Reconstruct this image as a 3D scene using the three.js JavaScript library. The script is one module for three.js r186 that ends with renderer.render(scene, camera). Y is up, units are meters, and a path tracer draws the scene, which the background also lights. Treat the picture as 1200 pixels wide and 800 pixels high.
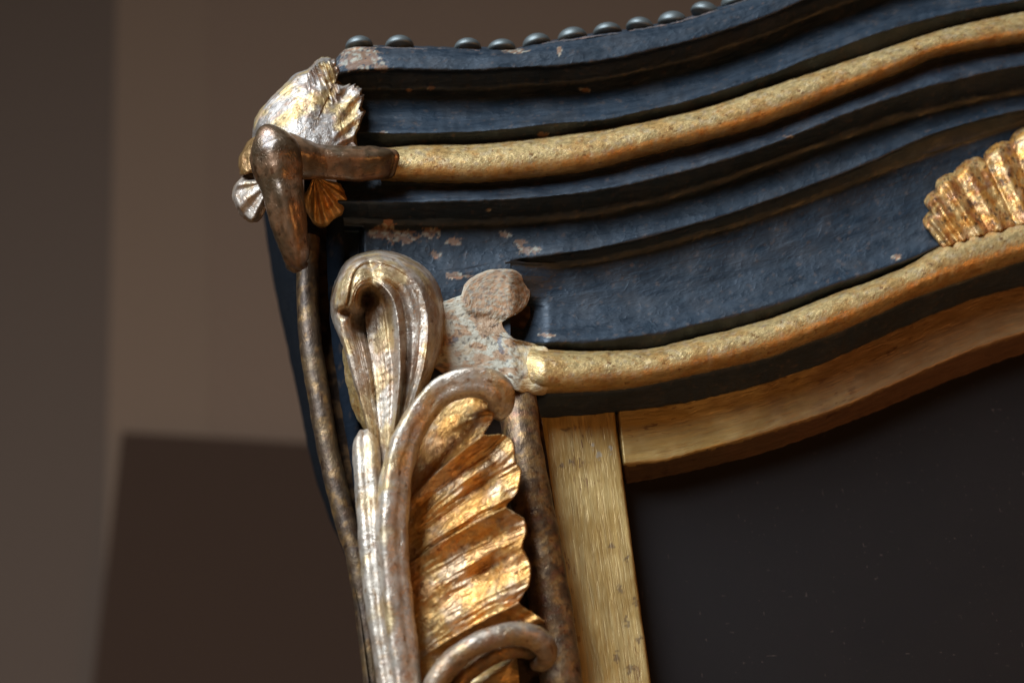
import * as THREE from 'three';
import { RectAreaLightUniformsLib } from 'three/addons/lights/RectAreaLightUniformsLib.js';
import { mergeGeometries } from 'three/addons/utils/BufferGeometryUtils.js';
import { createNoise3D } from 'simplex-noise';

// ---------------------------------------------------------------- camera, lights, exposure
const D2R = Math.PI / 180;
const scene = new THREE.Scene();
const FOV = 22, DIST = 0.6858, AZ = -11 * D2R, EL = -25 * D2R, ROLL = -5 * D2R;
const camera = new THREE.PerspectiveCamera(FOV, 1024 / 682, 0.05, 30);
camera.position.set(Math.sin(AZ) * Math.cos(EL), Math.sin(EL), Math.cos(AZ) * Math.cos(EL)).multiplyScalar(DIST);
camera.lookAt(0, 0, 0);
camera.rotateZ(ROLL);
camera.focus = 0.672; camera.userData.fStop = 8;
camera.updateMatrixWorld(true);
scene.background = new THREE.Color().setRGB(0.009, 0.0065, 0.0045);

const renderer = new THREE.WebGLRenderer({ antialias: true });
renderer.setSize(1024, 682);
renderer.toneMapping = THREE.LinearToneMapping;
renderer.toneMappingExposure = 1.0;
renderer.shadowMap.enabled = true;

RectAreaLightUniformsLib.init();
const WIN = { pos: [-1.1, 1.3, 1.3], w: 1.3, h: 1.5, power: 23 };
const sun = new THREE.RectAreaLight(new THREE.Color().setRGB(0.74, 0.91, 1.12), WIN.power, WIN.w, WIN.h);
sun.name = 'window_light';
sun.position.set(...WIN.pos);
sun.lookAt(0.0, 0.0, 0);
scene.add(sun);

const LAMP = { pos: [1.25, -0.42, 1.15], w: 0.55, h: 0.42, power: 6.2 };
const lampLight = new THREE.RectAreaLight(new THREE.Color().setRGB(1.0, 0.46, 0.13), LAMP.power, LAMP.w, LAMP.h);
lampLight.name = 'lamp_light';
lampLight.position.set(...LAMP.pos);
lampLight.lookAt(0, -0.02, 0);
scene.add(lampLight);

// ---------------------------------------------------------------- helpers
const rngOf = (s) => () => { s |= 0; s = (s + 0x6d2b79f5) | 0; let t = Math.imul(s ^ (s >>> 15), 1 | s); t = (t + Math.imul(t ^ (t >>> 7), 61 | t)) ^ t; return ((t ^ (t >>> 14)) >>> 0) / 4294967296; };
const rnd = rngOf(77);
const n3 = createNoise3D(rngOf(5));
const clamp = THREE.MathUtils.clamp, lerp = THREE.MathUtils.lerp, sstep = THREE.MathUtils.smoothstep;
const ss = (a, b, x) => (a < b ? sstep(x, a, b) : 1 - sstep(x, b, a));
const fbm = (x, y, z, o = 4) => { let s = 0, a = 0.5; for (let i = 0; i < o; i++) { s += a * n3(x, y, z); x *= 2.03; y *= 2.03; z *= 2.03; a *= 0.5; } return s; };
const MM = 0.001, PX = 1 / 3000;   // one picture unit is a third of a millimetre on the front of the chair

// a measured point of the front: read off the photograph on the plane that lies z millimetres in front of the panel field
const tanF = Math.tan(FOV * D2R / 2), eye = camera.position.clone();
function Q(px, py, z = 0) {
  const d = new THREE.Vector3((px / 600 - 1) * 1.5 * tanF, (1 - py / 400) * tanF, -1).applyQuaternion(camera.quaternion);
  return d.multiplyScalar((z * MM - eye.z) / d.z).add(eye);
}
// monotone-x polyline as a smooth function
function curveY(pts) {
  const n = pts.length, m = [];
  for (let i = 0; i < n; i++) {
    const a = pts[Math.max(0, i - 1)], b = pts[Math.min(n - 1, i + 1)];
    m.push((b[1] - a[1]) / (b[0] - a[0]));
  }
  return (x) => {
    if (x <= pts[0][0]) return pts[0][1] + m[0] * (x - pts[0][0]);
    if (x >= pts[n - 1][0]) return pts[n - 1][1] + m[n - 1] * (x - pts[n - 1][0]);
    let i = 0; while (x > pts[i + 1][0]) i++;
    const h = pts[i + 1][0] - pts[i][0], t = (x - pts[i][0]) / h, t2 = t * t, t3 = t2 * t;
    return (2 * t3 - 3 * t2 + 1) * pts[i][1] + (t3 - 2 * t2 + t) * h * m[i] + (3 * t2 - 2 * t3) * pts[i + 1][1] + (t3 - t2) * h * m[i + 1];
  };
}
// smooth path through points of any dimension, 0..1
function path(pts, sharp = 0) {
  const n = pts.length - 1;
  return (t) => {
    const f = clamp(t, 0, 1) * n, i = Math.min(n - 1, Math.floor(f)), u = f - i;
    const a = pts[Math.max(0, i - 1)], b = pts[i], c = pts[i + 1], d = pts[Math.min(n, i + 2)];
    return b.map((_, k) => {
      const sm = 0.5 * (2 * b[k] + (c[k] - a[k]) * u + (2 * a[k] - 5 * b[k] + 4 * c[k] - d[k]) * u * u + (3 * b[k] - a[k] - 3 * c[k] + d[k]) * u * u * u);
      return sharp ? lerp(sm, lerp(b[k], c[k], u), sharp) : sm;
    });
  };
}
// a grid surface: at(u, v) -> { p, c } ; uv in metres ; faces the viewer
function grid(nu, nv, at, opt = {}) {
  const W = nu + 1, H = nv + 1, pos = new Float32Array(W * H * 3), col = new Float32Array(W * H * 3), uv = new Float32Array(W * H * 2), info = [];
  for (let j = 0; j < H; j++) for (let i = 0; i < W; i++) {
    const k = j * W + i, r = at(i / nu, j / nv);
    r.p.toArray(pos, k * 3); info.push(r);
  }
  const P = (i, j) => new THREE.Vector3().fromArray(pos, (j * W + i) * 3);
  const jm = nv >> 1, im = nu >> 1;
  let acc = [0]; for (let i = 1; i < W; i++) acc.push(acc[i - 1] + P(i, jm).distanceTo(P(i - 1, jm)));
  let acv = [0]; for (let j = 1; j < H; j++) acv.push(acv[j - 1] + P(im, j).distanceTo(P(im, j - 1)));
  for (let j = 0; j < H; j++) for (let i = 0; i < W; i++) { const k = (j * W + i) * 2; uv[k] = acc[i] + (opt.uo ?? 0); uv[k + 1] = acv[j] + (opt.vo ?? 0); }
  const idx = [];
  for (let j = 0; j < nv; j++) for (let i = 0; i < nu; i++) { const a = j * W + i, b = a + 1, c = a + W, d = c + 1; idx.push(a, c, b, b, c, d); }
  const g = new THREE.BufferGeometry();
  g.setAttribute('position', new THREE.BufferAttribute(pos, 3)); g.setAttribute('uv', new THREE.BufferAttribute(uv, 2)); g.setIndex(idx);
  g.computeVertexNormals();
  const nrm = g.attributes.normal; let s = 0; const a = new THREE.Vector3(), b = new THREE.Vector3();
  if (opt.outward) { // closed tube: compare with the ring's own centre
    for (let i = 0; i < W; i += 3) { const c = new THREE.Vector3(); for (let j = 0; j < nv; j++) c.add(P(i, j)); c.divideScalar(nv); for (let j = 0; j < nv; j++) { a.fromBufferAttribute(nrm, j * W + i); b.copy(P(i, j)).sub(c); s += a.dot(b); } }
  } else for (let k = 0; k < W * H; k += 7) { a.fromBufferAttribute(nrm, k); b.fromArray(pos, k * 3); s += a.dot(eye.clone().sub(b)); }
  if (s < 0) { for (let k = 0; k < idx.length; k += 3) { const t = idx[k + 1]; idx[k + 1] = idx[k + 2]; idx[k + 2] = t; } g.setIndex(idx); g.computeVertexNormals(); }
  if (opt.disp) {
    for (let k = 0; k < W * H; k++) {
      a.fromBufferAttribute(g.attributes.normal, k); b.fromArray(pos, k * 3);
      b.addScaledVector(a, opt.disp(b, info[k]) * MM).toArray(pos, k * 3);
    }
    if (opt.closed) for (let i = 0; i < W; i++) { const e = (nv * W + i) * 3; for (let c = 0; c < 3; c++) pos[e + c] = pos[i * 3 + c]; }
    g.computeVertexNormals();
  }
  if (opt.closed) { // weld the shading of the seam
    const n = g.attributes.normal;
    for (let i = 0; i < W; i++) { a.fromBufferAttribute(n, i); b.fromBufferAttribute(n, nv * W + i); a.add(b).normalize(); n.setXYZ(i, a.x, a.y, a.z); n.setXYZ(nv * W + i, a.x, a.y, a.z); }
  }
  const colf = opt.color;
  for (let k = 0; k < W * H; k++) { b.fromArray(pos, k * 3); const c = colf ? colf(b, info[k]) : [1, 1, 1]; col.set(c, k * 3); }
  g.setAttribute('color', new THREE.BufferAttribute(col, 3));
  return g;
}
// a carved rod: rows of [px, py, z, radius, (depth radius)]
function rod(rows, opt = {}) {
  const f = path(rows.map((r) => (r.length < 5 ? [...r, r[3]] : r))), nu = opt.nu ?? 90, nv = opt.nv ?? 40;
  const cap0 = opt.cap0 ?? 0.0, cap1 = opt.cap1 ?? 0.0;
  const c = (t) => { const r = f(t); return Q(r[0], r[1], r[2]); };
  return grid(nu, nv, (u, v) => {
    const r = f(u), p = Q(r[0], r[1], r[2]), T = c(Math.min(1, u + 0.006)).sub(c(Math.max(0, u - 0.006))).normalize();
    const Z = new THREE.Vector3(0, 0, 1).addScaledVector(T, -T.z).normalize(), N = new THREE.Vector3().crossVectors(T, Z);
    let k = 1;
    if (cap0 && u < cap0) k *= Math.sqrt(Math.max(0, 1 - (1 - u / cap0) ** 2));
    if (cap1 && u > 1 - cap1) k *= Math.sqrt(Math.max(0, 1 - (1 - (1 - u) / cap1) ** 2));
    const th = v * Math.PI * 2, m = k * (opt.shape ? opt.shape(u, th) : 1);
    p.addScaledVector(N, Math.cos(th) * r[3] * PX * m).addScaledVector(Z, Math.sin(th) * r[4] * PX * m);
    return { p, u, v, th, px: r[0], py: r[1] };
  }, { ...opt, closed: true, outward: true });
}

// ---------------------------------------------------------------- textures (what the surfaces are made of)
function hash2(x, y, s) { let h = Math.imul(x, 374761393) ^ Math.imul(y, 668265263) ^ Math.imul(s, 1442695041); h = Math.imul(h ^ (h >>> 13), 1274126177); return ((h ^ (h >>> 16)) >>> 0) / 4294967296; }
function pn(x, y, px, py, s) {
  const ix = Math.floor(x), iy = Math.floor(y), fx = x - ix, fy = y - iy, u = fx * fx * (3 - 2 * fx), v = fy * fy * (3 - 2 * fy), w = (a, p) => ((a % p) + p) % p;
  const x0 = w(ix, px), x1 = w(ix + 1, px), y0 = w(iy, py), y1 = w(iy + 1, py);
  return lerp(lerp(hash2(x0, y0, s), hash2(x1, y0, s), u), lerp(hash2(x0, y1, s), hash2(x1, y1, s), u), v);
}
function pf(x, y, fx, fy, s, o) { let r = 0, a = 0.5, n = 0; for (let i = 0; i < o; i++) { r += a * pn(x * fx, y * fy, fx, fy, s + i); n += a; a *= 0.55; fx *= 2; fy *= 2; } return r / n; }
const T = 768;
function tex(size, fn, srgb, w = T, h = T) {
  const d = new Uint8Array(w * h * 4);
  for (let y = 0; y < h; y++) for (let x = 0; x < w; x++) {
    const c = fn(x / w, y / h), k = (y * w + x) * 4, a = Array.isArray(c) ? c : [c, c, c];
    for (let i = 0; i < 3; i++) d[k + i] = clamp(Math.round(a[i] * 255), 0, 255); d[k + 3] = 255;
  }
  const t = new THREE.DataTexture(d, w, h); t.wrapS = t.wrapT = THREE.RepeatWrapping; t.magFilter = THREE.LinearFilter; t.minFilter = THREE.LinearMipmapLinearFilter; t.generateMipmaps = true;
  t.repeat.set(1 / size[0], 1 / size[1]); if (srgb) t.colorSpace = THREE.SRGBColorSpace; t.needsUpdate = true;
  return t;
}
// brushed, lumpy old paint
const paintBump = tex([0.085, 0.085], (x, y) => {
  const br = pf(x + 0.02 * pn(x * 6, y * 6, 6, 6, 3), y, 5, 60, 11, 3), lump = pf(x, y, 26, 34, 21, 4), wr = 1 - Math.abs(2 * pf(x, y, 14, 22, 31, 3) - 1);
  const speck = Math.max(0, pn(x * 150, y * 150, 150, 150, 41) - 0.86) * 4;
  return 0.3 * br + 0.42 * lump + 0.2 * Math.pow(wr, 6) + 0.14 * speck;
});
const paintRough = tex([0.085, 0.085], (x, y) => 0.36 + 0.42 * pf(x, y, 9, 30, 51, 5));
const paintTint = tex([0.12, 0.12], (x, y) => { const a = 0.72 + 0.3 * (pf(x, y, 8, 20, 61, 5) - 0.5), s = pn(x * 210, y * 210, 210, 210, 62) > 0.985 ? 0.2 : 0, w = ss(0.68, 0.76, pf(x, y, 18, 40, 64, 4)) * 0.2; return [a + s + w, a + s + w * 0.7, a + s + w * 0.5]; }, true);
// bronze-gold paint with brush strokes and grains
const goldBump = tex([0.05, 0.05], (x, y) => {
  const lump = pf(x, y, 22, 30, 71, 5), fine = pf(x, y, 60, 80, 75, 3), crease = 1 - Math.abs(2 * pf(x, y, 20, 44, 77, 3) - 1);
  return 0.55 * lump + 0.3 * fine + 0.18 * Math.pow(crease, 5);
});
const goldTint = tex([0.06, 0.06], (x, y) => {
  const a = pf(x, y, 12, 24, 81, 5), d = ss(0.3, 0.2, pf(x, y, 30, 36, 84, 4)), r = ss(0.62, 0.72, pf(x, y, 26, 30, 87, 4)), s = ss(0.63, 0.72, pf(x, y, 44, 50, 89, 3));
  const b = 0.88 + 0.26 * (a - 0.5);
  return [lerp(lerp(b, 0.66, d), b * 0.97, r) + 0.06 * s, lerp(lerp(b, 0.58, d), b * 0.91, r) + 0.06 * s, lerp(lerp(b, 0.5, d), b * 0.85, r) + 0.07 * s];
}, true);
const goldRough = tex([0.05, 0.05], (x, y) => 0.34 + 0.44 * pf(x, y, 20, 28, 91, 4));
// burnished carving
const leafBump = tex([0.045, 0.045], (x, y) => 0.55 * pf(x, y, 10, 18, 101, 5) + 0.25 * pf(x, y, 70, 90, 104, 2) + 0.2 * (1 - ss(0.0, 0.045, Math.abs(pf(x, y, 9, 14, 107, 4) - 0.5))));
const leafRough = tex([0.05, 0.05], (x, y) => 0.22 + 0.4 * pf(x, y, 14, 20, 111, 5));
// open-grained board
const woodBump = tex([0.11, 0.055], (x, y) => {
  const w = y + 0.012 * pn(x * 4, y * 10, 4, 10, 121), g = pf(x, w, 7, 90, 123, 3), pore = ss(0.6, 0.72, pf(x, w, 16, 110, 125, 2)), fl = pf(x, y, 20, 36, 127, 4);
  return 0.25 * g + 0.12 * (1 - pore) + 0.45 * fl;
});
const woodTint = tex([0.11, 0.055], (x, y) => {
  const w = y + 0.012 * pn(x * 4, y * 10, 4, 10, 121), pore = ss(0.62, 0.7, pf(x, w, 16, 110, 125, 2)), a = 0.82 + 0.22 * (pf(x, y, 10, 40, 133, 4) - 0.5), dk = ss(0.67, 0.72, pf(x, y, 30, 60, 137, 3));
  const m = Math.max(dk * 0.6 * ss(0.45, 0.65, pf(x, y, 4, 4, 139, 2)), pore * 0.12);
  return [lerp(a, 0.45, m), lerp(a, 0.36, m), lerp(a, 0.36, m)];
}, true);
const wallBump = tex([0.4, 0.4], (x, y) => pf(x, y, 30, 30, 141, 4), false, 256, 256);

const phys = (o) => new THREE.MeshPhysicalMaterial({ vertexColors: true, ...o });
const std = (o) => new THREE.MeshStandardMaterial({ vertexColors: true, ...o });
const M = {
  paint: std({ map: paintTint, bumpMap: paintBump, bumpScale: 0.0004, roughnessMap: paintRough, roughness: 1, metalness: 0 }),
  gold: phys({ map: goldTint, bumpMap: goldBump, bumpScale: 0.0003, roughnessMap: goldRough, roughness: 0.92, metalness: 0.68, clearcoat: 0.25, clearcoatRoughness: 0.45 }),
  bronze: phys({ map: goldTint, bumpMap: leafBump, bumpScale: 0.0003, roughnessMap: leafRough, roughness: 0.9, metalness: 0.6, clearcoat: 0.5, clearcoatRoughness: 0.22 }),
  leaf: std({ map: goldTint, bumpMap: leafBump, bumpScale: 0.0004, roughnessMap: leafRough, roughness: 1.12, metalness: 0.6 }),
  gesso: std({ map: goldTint, bumpMap: goldBump, bumpScale: 0.0005, roughness: 0.75 }),
  board: std({ map: woodTint, bumpMap: woodBump, bumpScale: 0.0004, roughness: 0.45, metalness: 0.35 }),
  boardUp: null,
  nail: new THREE.MeshStandardMaterial({ color: new THREE.Color().setRGB(0.10, 0.102, 0.09), roughness: 0.5, metalness: 0.6 }),
  leather: std({ bumpMap: paintBump, bumpScale: 0.0015, roughness: 0.8 }),
};
// colours that belong to the matter
const C = {
  black: [0.005, 0.0145, 0.0245], gold: [0.58, 0.375, 0.14], old: [0.50, 0.25, 0.06], bronze: [0.10, 0.055, 0.025], silver: [0.58, 0.46, 0.34], bole: [0.30, 0.105, 0.045],
  gesso: [0.50, 0.43, 0.30], wood: [0.30, 0.15, 0.07], dirt: [0.035, 0.024, 0.016], ochre: [0.66, 0.27, 0.04],
};
const mix = (a, b, t) => [lerp(a[0], b[0], t), lerp(a[1], b[1], t), lerp(a[2], b[2], t)];
const N = (p, k, s = 0, o = 3) => fbm(p.x * k + s, p.y * k - s, p.z * k + 2 * s, o);
const goldCol = (p) => { let c = mix(C.gold, C.old, 0.7 * ss(-0.1, 0.35, N(p, 60, 3))); c = mix(c, C.bronze, 0.3 * ss(0.36, 0.5, N(p, 260, 9, 4))); c = mix(c, C.bole, 0.4 * ss(0.36, 0.46, N(p, 300, 17, 3))); return mix(c, C.silver, 0.25 * ss(0.12, 0.4, N(p, 200, 23))); };
const leafCol = (p) => { let c = mix(C.silver, C.gold, 0.8 * ss(-0.05, 0.3, N(p, 50, 31))); c = mix(c, [0.34, 0.18, 0.08], 0.4 * ss(-0.05, 0.35, N(p, 70, 37))); c = mix(c, C.bole, 0.3 * ss(0.2, 0.42, N(p, 120, 41, 4))); return mix(c, C.bronze, 0.4 * ss(0.36, 0.5, N(p, 200, 43, 4))); };
const bronzeCol = (p) => { let c = mix([0.27, 0.15, 0.06], [0.14, 0.075, 0.032], ss(-0.2, 0.25, N(p, 90, 51))); c = mix(c, C.old, 0.5 * ss(0.0, 0.4, N(p, 160, 53, 4))); c = mix(c, C.bole, 0.4 * ss(0.2, 0.35, N(p, 150, 57))); return mix(c, C.dirt, 0.4 * ss(0.2, 0.42, N(p, 240, 59, 4))); };
// chips where the paint has come off: [px, py, rx, ry]
const chips = [[470, 277, 22, 8], [505, 272, 14, 6], [448, 272, 16, 8], [592, 275, 7, 4], [610, 284, 7, 4], [620, 293, 14, 5], [535, 323, 16, 4], [510, 298, 8, 4], [532, 283, 10, 4], [455, 262, 10, 5], [573, 246, 4, 2], [1050, 80, 14, 2], [925, 160, 7, 2], [687, 105, 8, 2.5], [636, 157, 7, 2.5], [450, 155, 5, 2], [603, 60, 16, 3], [655, 60, 3, 6], [423, 70, 26, 14], [418, 60, 22, 12], [448, 80, 12, 4], [640, 393, 10, 3], [1051, 301, 6, 3], [505, 103, 5, 2], [480, 105, 4, 2]];
const blackCol = (p, i) => {
  let c = mix(C.black, [0.03, 0.03, 0.032], 0.5 * ss(0.0, 0.4, N(p, 45, 61)));
  if (i.px !== undefined) for (const [x, y, rx, ry] of chips) {
    const d = ((i.px - x) / rx) ** 2 + ((i.py - y) / ry) ** 2;
    if (d < 2.2) { const k = ss(0.02, 0.16, 0.55 * (1 - d) + 0.9 * N(p, 330, 67, 4)); c = mix(c, mix(C.wood, C.gesso, ss(0, 0.3, N(p, 300, 71))), 0.9 * k); }
  }
  return mix(c, [0.10, 0.06, 0.04], 0.5 * ss(0.4, 0.47, N(p, 210, 73, 4)));
};

const tag = (o, label, category, group, kind) => { if (label) o.userData.label = label; if (category) o.userData.category = category; if (group) o.userData.group = group; if (kind) o.userData.kind = kind; return o; };
function add(name, geo, mat, parent) {
  const o = new THREE.Mesh(Array.isArray(geo) ? (geo.length > 1 ? mergeGeometries(geo) : geo[0]) : geo, mat);
  o.name = name; o.castShadow = o.receiveShadow = true; parent.add(o); return o;
}

// ---------------------------------------------------------------- the room behind: wall, jamb, dark cabinet
const planeOf = (pts, z) => pts.map(([x, y]) => Q(x, y, z));
function slab(corners, depth, mat, name, parent) { // front outline (convex, real points) pushed back by depth
  const s = [], n = corners.length, pos = [], idx = [];
  for (const p of corners) pos.push(p.x, p.y, p.z); for (const p of corners) pos.push(p.x, p.y, p.z - depth);
  for (let i = 1; i < n - 1; i++) { idx.push(0, i, i + 1); idx.push(n, n + i + 1, n + i); }
  for (let i = 0; i < n; i++) { const j = (i + 1) % n; idx.push(i, n + i, j, j, n + i, n + j); }
  let g = new THREE.BufferGeometry(); g.setAttribute('position', new THREE.BufferAttribute(new Float32Array(pos), 3)); g.setIndex(idx); g = g.toNonIndexed(); g.computeVertexNormals();
  const uv = []; for (let i = 0; i < g.attributes.position.count; i++) uv.push(g.attributes.position.getX(i), g.attributes.position.getY(i)); g.setAttribute('uv', new THREE.BufferAttribute(new Float32Array(uv), 2));
  return add(name, g, mat, parent);
}
const ZB = -3800;
{
  const matte = (o) => new THREE.MeshPhysicalMaterial({ roughness: 1, specularIntensity: 0, ...o });
  const wallMat = matte({ color: new THREE.Color().setRGB(0.33, 0.196, 0.121), bumpMap: wallBump, bumpScale: 0.004 });
  const a = Q(128, 400, ZB).x, b = Q(246, 400, ZB).x;
  const wg = (x0, x1, z) => [new THREE.Vector3(x0, -0.62, z), new THREE.Vector3(x1, -0.62, z), new THREE.Vector3(x1, 6, z), new THREE.Vector3(x0, 6, z)];
  const wall = slab(wg(b, b + 5, ZB * MM), 0.1, wallMat, 'wall', scene); tag(wall, null, null, null, 'structure');
  const jm = matte({ color: new THREE.Color().setRGB(0.34, 0.204, 0.124) });
  const jamb = slab(wg(a, b, ZB * MM + 0.004), 0.1, jm, 'door_jamb', wall);
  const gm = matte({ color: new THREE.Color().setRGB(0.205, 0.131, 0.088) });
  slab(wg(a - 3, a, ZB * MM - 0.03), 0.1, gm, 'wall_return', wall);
  const cm = matte({ color: new THREE.Color().setRGB(0.092, 0.05, 0.031) });
  const c = planeOf([[142, 506], [520, 528], [560, 1200], [62, 1200]], ZB + 120);
  const cab = slab([c[0], c[3], c[2], c[1]], 0.09, cm, 'background_cabinet', scene);
  tag(cab, 'blurred dark brown box standing before the brown wall, lower left', 'cabinet');
  const floor = add('floor', new THREE.PlaneGeometry(9, 12), new THREE.MeshStandardMaterial({ color: new THREE.Color().setRGB(0.26, 0.14, 0.06), roughness: 0.6 }), scene);
  floor.rotation.x = -Math.PI / 2; floor.position.set(0, -0.62, 1.4); tag(floor, null, null, null, 'structure');
  // the warm lamp low on the right
  const lamp = new THREE.Group(); lamp.name = 'lamp'; lamp.position.copy(lampLight.position); lamp.quaternion.copy(lampLight.quaternion); scene.add(lamp);
  tag(lamp, 'warm square lamp low on the right of the chair, outside the picture', 'lamp');
  const shade = add('lamp_shade', new THREE.BoxGeometry(LAMP.w, LAMP.h, 0.2), new THREE.MeshStandardMaterial({ color: 0x553311, emissive: new THREE.Color().setRGB(1.0, 0.46, 0.13), emissiveIntensity: 0.8 }), lamp); shade.position.z = 0.106;
  const foot = add('lamp_foot', new THREE.CylinderGeometry(0.02, 0.09, 0.2, 24), new THREE.MeshStandardMaterial({ color: 0x3a2a1c, roughness: 0.5 }), lamp); foot.position.set(0, -LAMP.h / 2 - 0.09, 0.106);
  // the window that lights the room
  const win = new THREE.Group(); win.name = 'window'; win.position.copy(sun.position); win.quaternion.copy(sun.quaternion); scene.add(win);
  tag(win, 'tall bright window above and left of the carved corner, outside the picture', 'window');
  const glow = new THREE.MeshStandardMaterial({ color: 0x111111, emissive: new THREE.Color().setRGB(0.74, 0.91, 1.12), emissiveIntensity: 0.6 });
  const pane = add('pane', new THREE.BoxGeometry(WIN.w, WIN.h, 0.01), glow, win); pane.position.z = 0.012;
  const fm = new THREE.MeshStandardMaterial({ color: 0x4a3d33, roughness: 0.6 });
  for (const [x, y, w, h] of [[0, WIN.h / 2 + 0.04, WIN.w + 0.16, 0.08], [0, -WIN.h / 2 - 0.04, WIN.w + 0.16, 0.08], [WIN.w / 2 + 0.04, 0, 0.08, WIN.h], [-WIN.w / 2 - 0.04, 0, 0.08, WIN.h]]) add('frame', new THREE.BoxGeometry(w, h, 0.06).translate(x, y, 0.02), fm, win);
}

// ---------------------------------------------------------------- the sedan chair
const chair = new THREE.Group(); chair.name = 'sedan_chair'; scene.add(chair);
tag(chair, 'antique black sedan chair corner with gilded beads, carved acanthus leaf and dark window pane', 'sedan chair');

// traced lines of the top rail, left to right
const L = {
  t0: curveY([[380, 84], [392, 72], [402, 61], [414, 56.5], [437, 56], [500, 57], [571, 59], [605, 59], [630, 53], [690, 43], [740, 36], [800, 24], [860, 5], [920, -18], [1000, -48], [1100, -78], [1200, -100], [1280, -112]]),
  t1: curveY([[380, 92], [400, 86], [428, 82], [500, 82], [560, 82.5], [600, 80], [660, 77], [720, 69], [770, 58], [800, 51], [850, 36], [900, 19], [945, 0], [1020, -28], [1100, -50], [1200, -72], [1280, -85]]),
  t2: curveY([[400, 155], [430, 155], [500, 155.5], [560, 153], [600, 150], [640, 145], [700, 140], [740, 133], [800, 119], [850, 104], [900, 87], [975, 58], [1032, 38], [1100, 18], [1200, -1], [1280, -12]]),
  t3: curveY([[400, 173], [450, 172], [500, 169], [560, 168], [640, 160], [720, 149], [800, 132], [850, 118], [900, 101], [960, 82], [1050, 52], [1117, 31], [1200, 13], [1280, 2]]),
  t4: curveY([[400, 207], [450, 212], [500, 214], [560, 214], [640, 207], [700, 198], [740, 187], [800, 172], [850, 160], [900, 145], [1000, 107], [1050, 87], [1100, 67], [1200, 50], [1280, 42]]),
  t5: curveY([[400, 237], [450, 237], [525, 235.5], [600, 233], [650, 229], [700, 222], [760, 210], [830, 192], [900, 170], [950, 150], [1025, 121], [1100, 98], [1200, 76], [1280, 65]]),
  t6: curveY([[400, 257], [500, 259.5], [560, 259], [620, 256], [660, 252], [700, 246], [760, 235], [830, 215], [900, 190], [975, 163], [1050, 138], [1125, 119], [1200, 105], [1280, 95]]),
  t7: curveY([[400, 322], [540, 318], [570, 312], [597, 305.5], [650, 298], [700, 291], [800, 267], [900, 236], [975, 208], [1050, 176], [1100, 155], [1200, 129], [1280, 115]]),
  t7b: curveY([[400, 332], [540, 328], [570, 314], [597, 306.5], [625, 308.5], [655, 308.5], [700, 303], [800, 279], [900, 249], [975, 222], [1050, 193], [1125, 168], [1200, 143], [1280, 129]]),
  t8: curveY([[560, 400], [620, 400], [640, 399.5], [700, 397.5], [760, 391], [800, 383], [892, 360], [975, 333], [1058, 305], [1100, 287], [1200, 252], [1280, 228]]),
  t9: curveY([[560, 408], [620, 405], [640, 408], [700, 411], [760, 408], [800, 399], [892, 376], [975, 345], [1058, 313], [1115, 281], [1200, 257], [1280, 235]]),
  t10: curveY([[560, 459], [620, 462], [650, 461], [700, 459], [760, 451], [825, 437], [900, 419], [950, 401], [1000, 382], [1075, 348], [1150, 322], [1200, 306], [1280, 288]]),
  t11: curveY([[560, 492], [635, 490], [720, 483], [800, 472], [900, 447], [975, 420], [1025, 398], [1100, 366], [1150, 347], [1200, 335], [1280, 318]]),
  t12: curveY([[680, 548], [730, 545], [780, 539], [825, 527.5], [900, 507], [975, 482], [1050, 450], [1125, 417], [1200, 391], [1280, 370]]),
  t13: curveY([[680, 570], [732, 565], [825, 547], [900, 527], [980, 499], [1075, 460], [1140, 434], [1200, 412], [1280, 390]]),
};
// profile points {line, z} (or a share between two lines), finely sampled and slightly softened like worn wood
function profileStrip(x0, x1, prof, mat, name, parent, opt = {}) {
  const nx = opt.nx ?? 560, per = opt.per ?? 1.5;
  // sample list of {a, b, f, z}
  const mid = (x0 + x1) / 2 < 700 ? 640 : 760, S = [];
  for (let k = 0; k < prof.length - 1; k++) {
    const A = prof[k], B = prof[k + 1], len = Math.hypot(B.y(mid) - A.y(mid), (B.z - A.z) * 1.3), n = Math.max(2, Math.ceil(len / per));
    for (let i = 0; i < n; i++) { const f = i / n; S.push({ A, B, f, z: lerp(A.z, B.z, f) + (A.curve ? A.curve(f) : 0) }); }
  }
  const last = prof[prof.length - 1]; S.push({ A: last, B: last, f: 0, z: last.z });
  const zs = S.map((s) => s.z), R = opt.soft ?? 2, zz = zs.map((_, i) => { let s = 0, n = 0; for (let k = -R; k <= R; k++) { const q = zs[clamp(i + k, 0, zs.length - 1)]; s += q; n++; } return s / n; });
  const nv = S.length - 1;
  const g = grid(nx, nv, (u, v) => {
    const x = lerp(x0, x1, u), s = S[Math.round(v * nv)], wob = 1.5 * fbm(x * 0.013, s.A.z * 3 + 7, 1.5, 3) * (opt.wob ?? 1) + 0.5 * n3(x * 0.07, s.A.z, 4);
    const yy = lerp(s.A.y(x), s.B.y(x), s.f) + wob;
    return { p: Q(x, yy, zz[Math.round(v * nv)] + (opt.zAdd ? opt.zAdd(x, yy) : 0)), px: x, py: yy, f: v, x };
  }, { color: opt.color ?? blackCol, disp: opt.disp ?? ((p) => 0.45 * N(p, 38, 81, 2) + 0.07 * N(p, 190, 83, 3)), uo: opt.uo, vo: opt.vo });
  return add(name, g, mat, parent);
}
const P = (y, z, curve) => ({ y, z, curve });
const between = (a, b, f) => (x) => lerp(a(x), b(x), f);
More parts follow.
